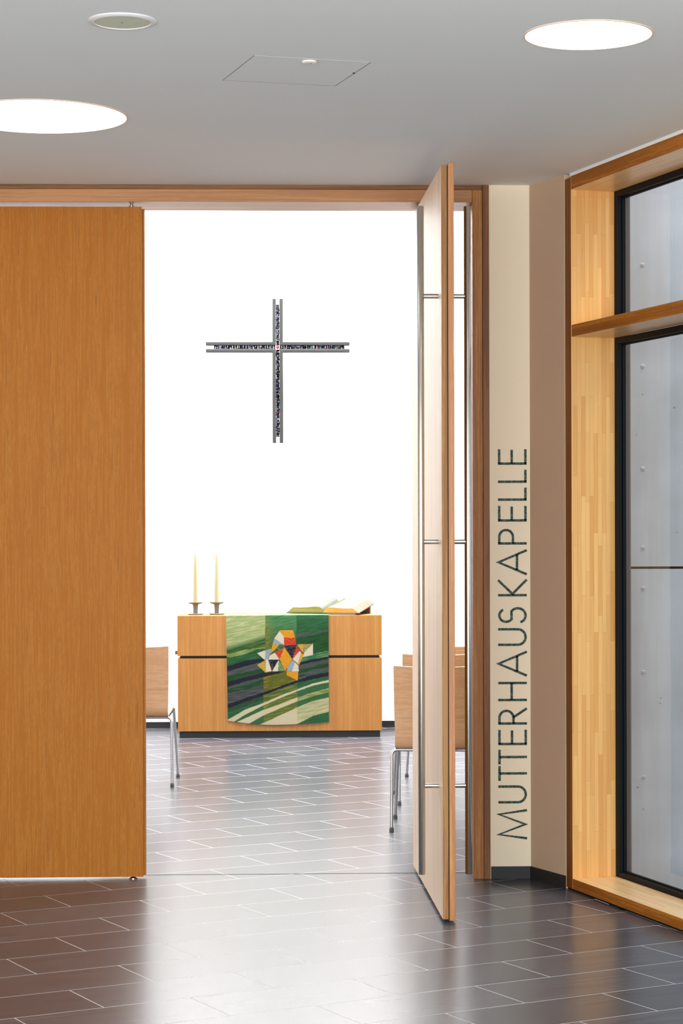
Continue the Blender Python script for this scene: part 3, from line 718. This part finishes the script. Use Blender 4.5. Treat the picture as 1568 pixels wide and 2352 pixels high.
# ---------------------------------------------------------------- wall cross
cr = empty('wall_cross', (.045, 16.66, 2.946)); tag(cr, 'grey steel cross with mosaic inlay hanging on the white wall', 'cross')
UP, DN, LF, RT = .374, .738, .553, .554
g, wd = .0135, .0405   # half gap and half overall width
for sx, sz, ax, az in ((-1, 1, LF, UP), (1, 1, RT, UP), (-1, -1, LF, DN), (1, -1, RT, DN)):
    bm = bmesh.new()
    P = [(g, g), (g, az), (wd, az), (wd, wd), (ax, wd), (ax, g)]
    fr_ = [bm.verts.new((sx * x, -.02, sz * z)) for x, z in P]; bk_ = [bm.verts.new((sx * x, .03, sz * z)) for x, z in P]
    bm.faces.new(fr_); bm.faces.new(bk_[::-1])
    for i in range(6): bm.faces.new((fr_[i], fr_[(i + 1) % 6], bk_[(i + 1) % 6], bk_[i]))
    obj('steel_rail', bm, M['crossmetal'], cr, bevel=.0045)
stone_cols = [(24, 26, 44), (40, 44, 84), (58, 66, 116), (20, 20, 26), (70, 70, 86), (34, 36, 66), (26, 28, 44), (30, 30, 40), (96, 104, 150)]
def mosaic(name, horiz, a, b2, reds):
    bm = bmesh.new(); cl = bm.loops.layers.float_color.new('Col')
    p = a
    while p < b2:
        L_ = random.uniform(.008, .02)
        if abs(p + L_ / 2) < .016: p += L_; continue
        rows_ = 2 if random.random() < .75 else 1
        for k in range(rows_):
            q0 = -.0125 + k * .0125 if rows_ == 2 else -.0125; q1 = q0 + (.0125 if rows_ == 2 else .025)
            col = (150, 30, 36) if any(abs(p - r) < .012 for r in reds) and k == 0 else random.choice(stone_cols)
            j = lambda: random.uniform(-.0018, .0018); dep = random.uniform(-.014, -.002)
            pts = [(p + j(), q0 + j()), (p + L_ * .93 + j(), q0 + j()), (p + L_ * .9 + j(), q1 + j()), (p + j(), q1 + j())]
            cen = (sum(x for x, _ in pts) / 4 + j(), sum(y for _, y in pts) / 4 + j())
            mk = lambda x, q, y: bm.verts.new((x, y, q) if horiz else (q, y, x))
            f0 = [mk(x, q, dep) for x, q in pts]; b0 = [mk(x, q, .02) for x, q in pts]; tip = mk(cen[0], cen[1], dep - .005)
            fs = [bm.faces.new((f0[i], f0[(i + 1) % 4], tip)) for i in range(4)] + [bm.faces.new((f0[i], f0[(i + 1) % 4], b0[(i + 1) % 4], b0[i])) for i in range(4)]
            for f in fs:
                kk = random.uniform(.7, 1.4) * (1 if random.random() > .1 else 2.2)
                for lp in f.loops: lp[cl] = tuple(min(.8, c * kk * .28) for c in lin(col)[:3]) + (1,)
        p += L_
    return obj(name, bm, M['mosaic'], cr)
mosaic('stone_inlay', True, -.49, -.014, (-.14,)); mosaic('stone_inlay', True, .016, .502, (.30, .38))
mosaic('stone_inlay', False, -.69, -.016, (-.53,)); mosaic('stone_inlay', False, .016, .322, ())
M['ruby'] = plain('red_glass', (170, 30, 38), .15)
bm = bmesh.new(); bmesh.ops.create_icosphere(bm, subdivisions=2, radius=.013)
for v in bm.verts: v.co = Vector((v.co.x, v.co.y * .7 - .012, v.co.z * 1.05))
obj('red_stone', bm, M['ruby'], cr, label='red glass stone at the crossing')
for x, z in ((-.4, .027), (.4, .027), (.027, -.6), (-.027, .3)):
    bm = bmesh.new(); bm_tube(bm, [(x, .028, z), (x, .129, z)], .005, 10); obj('wall_bracket', bm, M['crossmetal'], cr)
nl = empty('wall_hook', (1.07, WALLY - .001, 1.926)); tag(nl, 'tiny dark hook on the white wall right of the altar', 'hook')
bm = bmesh.new(); bm_tube(bm, [(0, 0, 0), (0, -.014, 0)], .0035, 10); obj('pin', bm, M['foot'], nl, True)

# ---------------------------------------------------------------- chairs
def make_chair():
    """faces local +y; origin on the floor midway between the rear feet"""
    root = empty('stacking_chair')
    # shell: side profile (y, z) from the front lip over the seat and up the back
    prof = rounded([(0, .47, .432), (0, .44, .446), (0, .05, .424), (0, -.035, .432), (0, -.045, .60), (0, -.075, .843)], .028, 6)
    nxs = 14; th = .010; bm = bmesh.new(); grid = []
    P = [Vector((p.y, p.z)) for p in prof]
    dist = [0]
    for a, b2 in zip(P, P[1:]): dist.append(dist[-1] + (b2 - a).length)
    for k in (0, 1):
        lay = []
        for i, p in enumerate(P):
            t = (P[min(i + 1, len(P) - 1)] - P[max(i - 1, 0)]).normalized(); nrm = Vector((-t.y, t.x))
            back = max(0, min(1, (p.y - .45) / .3)); row = []
            for m_ in range(nxs + 1):
                u = m_ / nxs * 2 - 1; hw = .204 + .006 * back
                q = p + nrm * (th if k else 0)
                row.append(bm.verts.new((u * hw, q.x - .016 * (1 - u * u) * back, q.y - .007 * (1 - u * u) * back)))
            lay.append(row)
        grid.append(lay)
    n = len(P)
    for lay in grid:
        for i in range(n - 1):
            for m_ in range(nxs): bm.faces.new((lay[i][m_], lay[i + 1][m_], lay[i + 1][m_ + 1], lay[i][m_ + 1]))
    A, B = grid
    for i in range(n - 1):
        for m_ in (0, nxs): bm.faces.new((A[i][m_], A[i + 1][m_], B[i + 1][m_], B[i][m_]))
    for m_ in range(nxs):
        for i in (0, n - 1): bm.faces.new((A[i][m_], A[i][m_ + 1], B[i][m_ + 1], B[i][m_]))
    obj('seat_shell', bm, M['ply'], root, True)
    zr = .413
    for s in (-1, 1):
        bm = bmesh.new(); bm_tube(bm, rounded([(0, .0, zr), (s * .222, 0, zr), (s * .225, 0, .012)], .03, 6), .0085)
        obj('rear_leg', bm, M['chrome'], root, True)
        bm = bmesh.new(); bm_tube(bm, rounded([(s * .2, .0, zr + .006), (s * .205, .46, .428), (s * .228, .5, .012)], .03, 6), .0085)
        obj('front_leg', bm, M['chrome'], root, True)
        for (x, y) in ((s * .225, 0), (s * .228, .5)):
            bm = bmesh.new(); bm_lathe(bm, [(0, 0), (.011, 0), (.012, .004), (.0115, .016), (.0095, .018), (.0095, .022), (0, .022)], 18, x, y); obj('glide', bm, M['foot'], root, True)
    bm = bmesh.new(); bm_tube(bm, [(-.204, .42, .424), (.204, .42, .424)], .007); obj('cross_bar', bm, M['chrome'], root, True)
    return root
def copy_chair(src, loc, rz):
    r = src.copy(); C.objects.link(r); r.location = loc; r.rotation_euler = (0, 0, rz)
    for ch in list(src.children):
        c = ch.copy(); C.objects.link(c); c.parent = r
    return r
proto = make_chair()
spots = [(.822, 10.875, -.10, 'beech plywood chair with chromed legs nearest the open door leaf'),
         (.924, 11.958, 0., 'second beech plywood chair behind the open door leaf, one row further back'),
         (1.07, 12.85, .03, 'furthest beech plywood chair, its back edge seen just above the others beside the jamb'),
         (-.825, 12.905, -.02, 'beech plywood chair left of the altar, cut off by the closed leaf')]
for i, (x, y, rz, lab) in enumerate(spots):
    c = proto if i == 0 else copy_chair(proto, (0, 0, 0), 0)
    c.location = (x, y, 0); c.rotation_euler = (0, 0, rz); tag(c, lab, 'chair', 'plywood chairs in the chapel')

# ---------------------------------------------------------------- light
w = bpy.data.worlds.new('sky'); bpy.context.scene.world = w; w.use_nodes = True
bg = w.node_tree.nodes['Background']; bg.inputs[0].default_value = (.80, .88, 1, 1); bg.inputs[1].default_value = .95
def area(name, loc, rot, sx, sy, power, col=(1, 1, 1)):
    l = bpy.data.lights.new(name, 'AREA'); l.shape = 'RECTANGLE'; l.size = sx; l.size_y = sy; l.energy = power; l.color = col
    o = bpy.data.objects.new(name, l); C.objects.link(o); o.location = loc; o.rotation_euler = rot; return o
area('chapel_skylight', (0, 16.1, 5.15), (math.radians(16), 0, 0), 7.4, .8, 1450, (1, .995, .98))
area('chapel_daylight', (0, 12.4, 5.15), (0, 0, 0), 6.5, 4, 390, (1, .99, .97))
area('foyer_fill', (-.5, -.6, 1.5), (math.radians(105), 0, 0), 6, 2.4, 600, (.88, .95, 1))  # added fill lamp behind the camera, tilted up to lift the ceiling
area('courtyard_fill', (3.2, 8.7, 5.8), (0, math.radians(-8), 0), 3, 1.8, 260, (.93, .97, 1))  # added lamp overhead, brightens the sill and the panel tops

# ---------------------------------------------------------------- camera
cam = bpy.data.cameras.new('camera'); co = bpy.data.objects.new('camera', cam); C.objects.link(co)
f_px = 4960.; cam.sensor_fit = 'VERTICAL'; cam.sensor_height = 36; cam.sensor_width = 24; cam.lens = 36 * f_px / 2352
cam.shift_y = (1228 - 1176) / 2352; cam.clip_end = 200
th, roll = .032, -.0025
co.matrix_world = Matrix.Translation((0, 0, 1.5)) @ Matrix.Rotation(-th, 4, 'Z') @ Matrix.Rotation(PI / 2, 4, 'X') @ Matrix.Rotation(-roll * -1, 4, 'Z')
sc = bpy.context.scene; sc.camera = co
sc.view_settings.view_transform = 'Standard'; sc.view_settings.look = 'None'; sc.view_settings.exposure = 0
sc.cycles.use_denoising = True; sc.cycles.max_bounces = 10; sc.cycles.diffuse_bounces = 5; sc.cycles.glossy_bounces = 5; sc.cycles.transparent_max_bounces = 12
sc.cycles.sample_clamp_indirect = 8; sc.cycles.caustics_reflective = False; sc.cycles.caustics_refractive = False
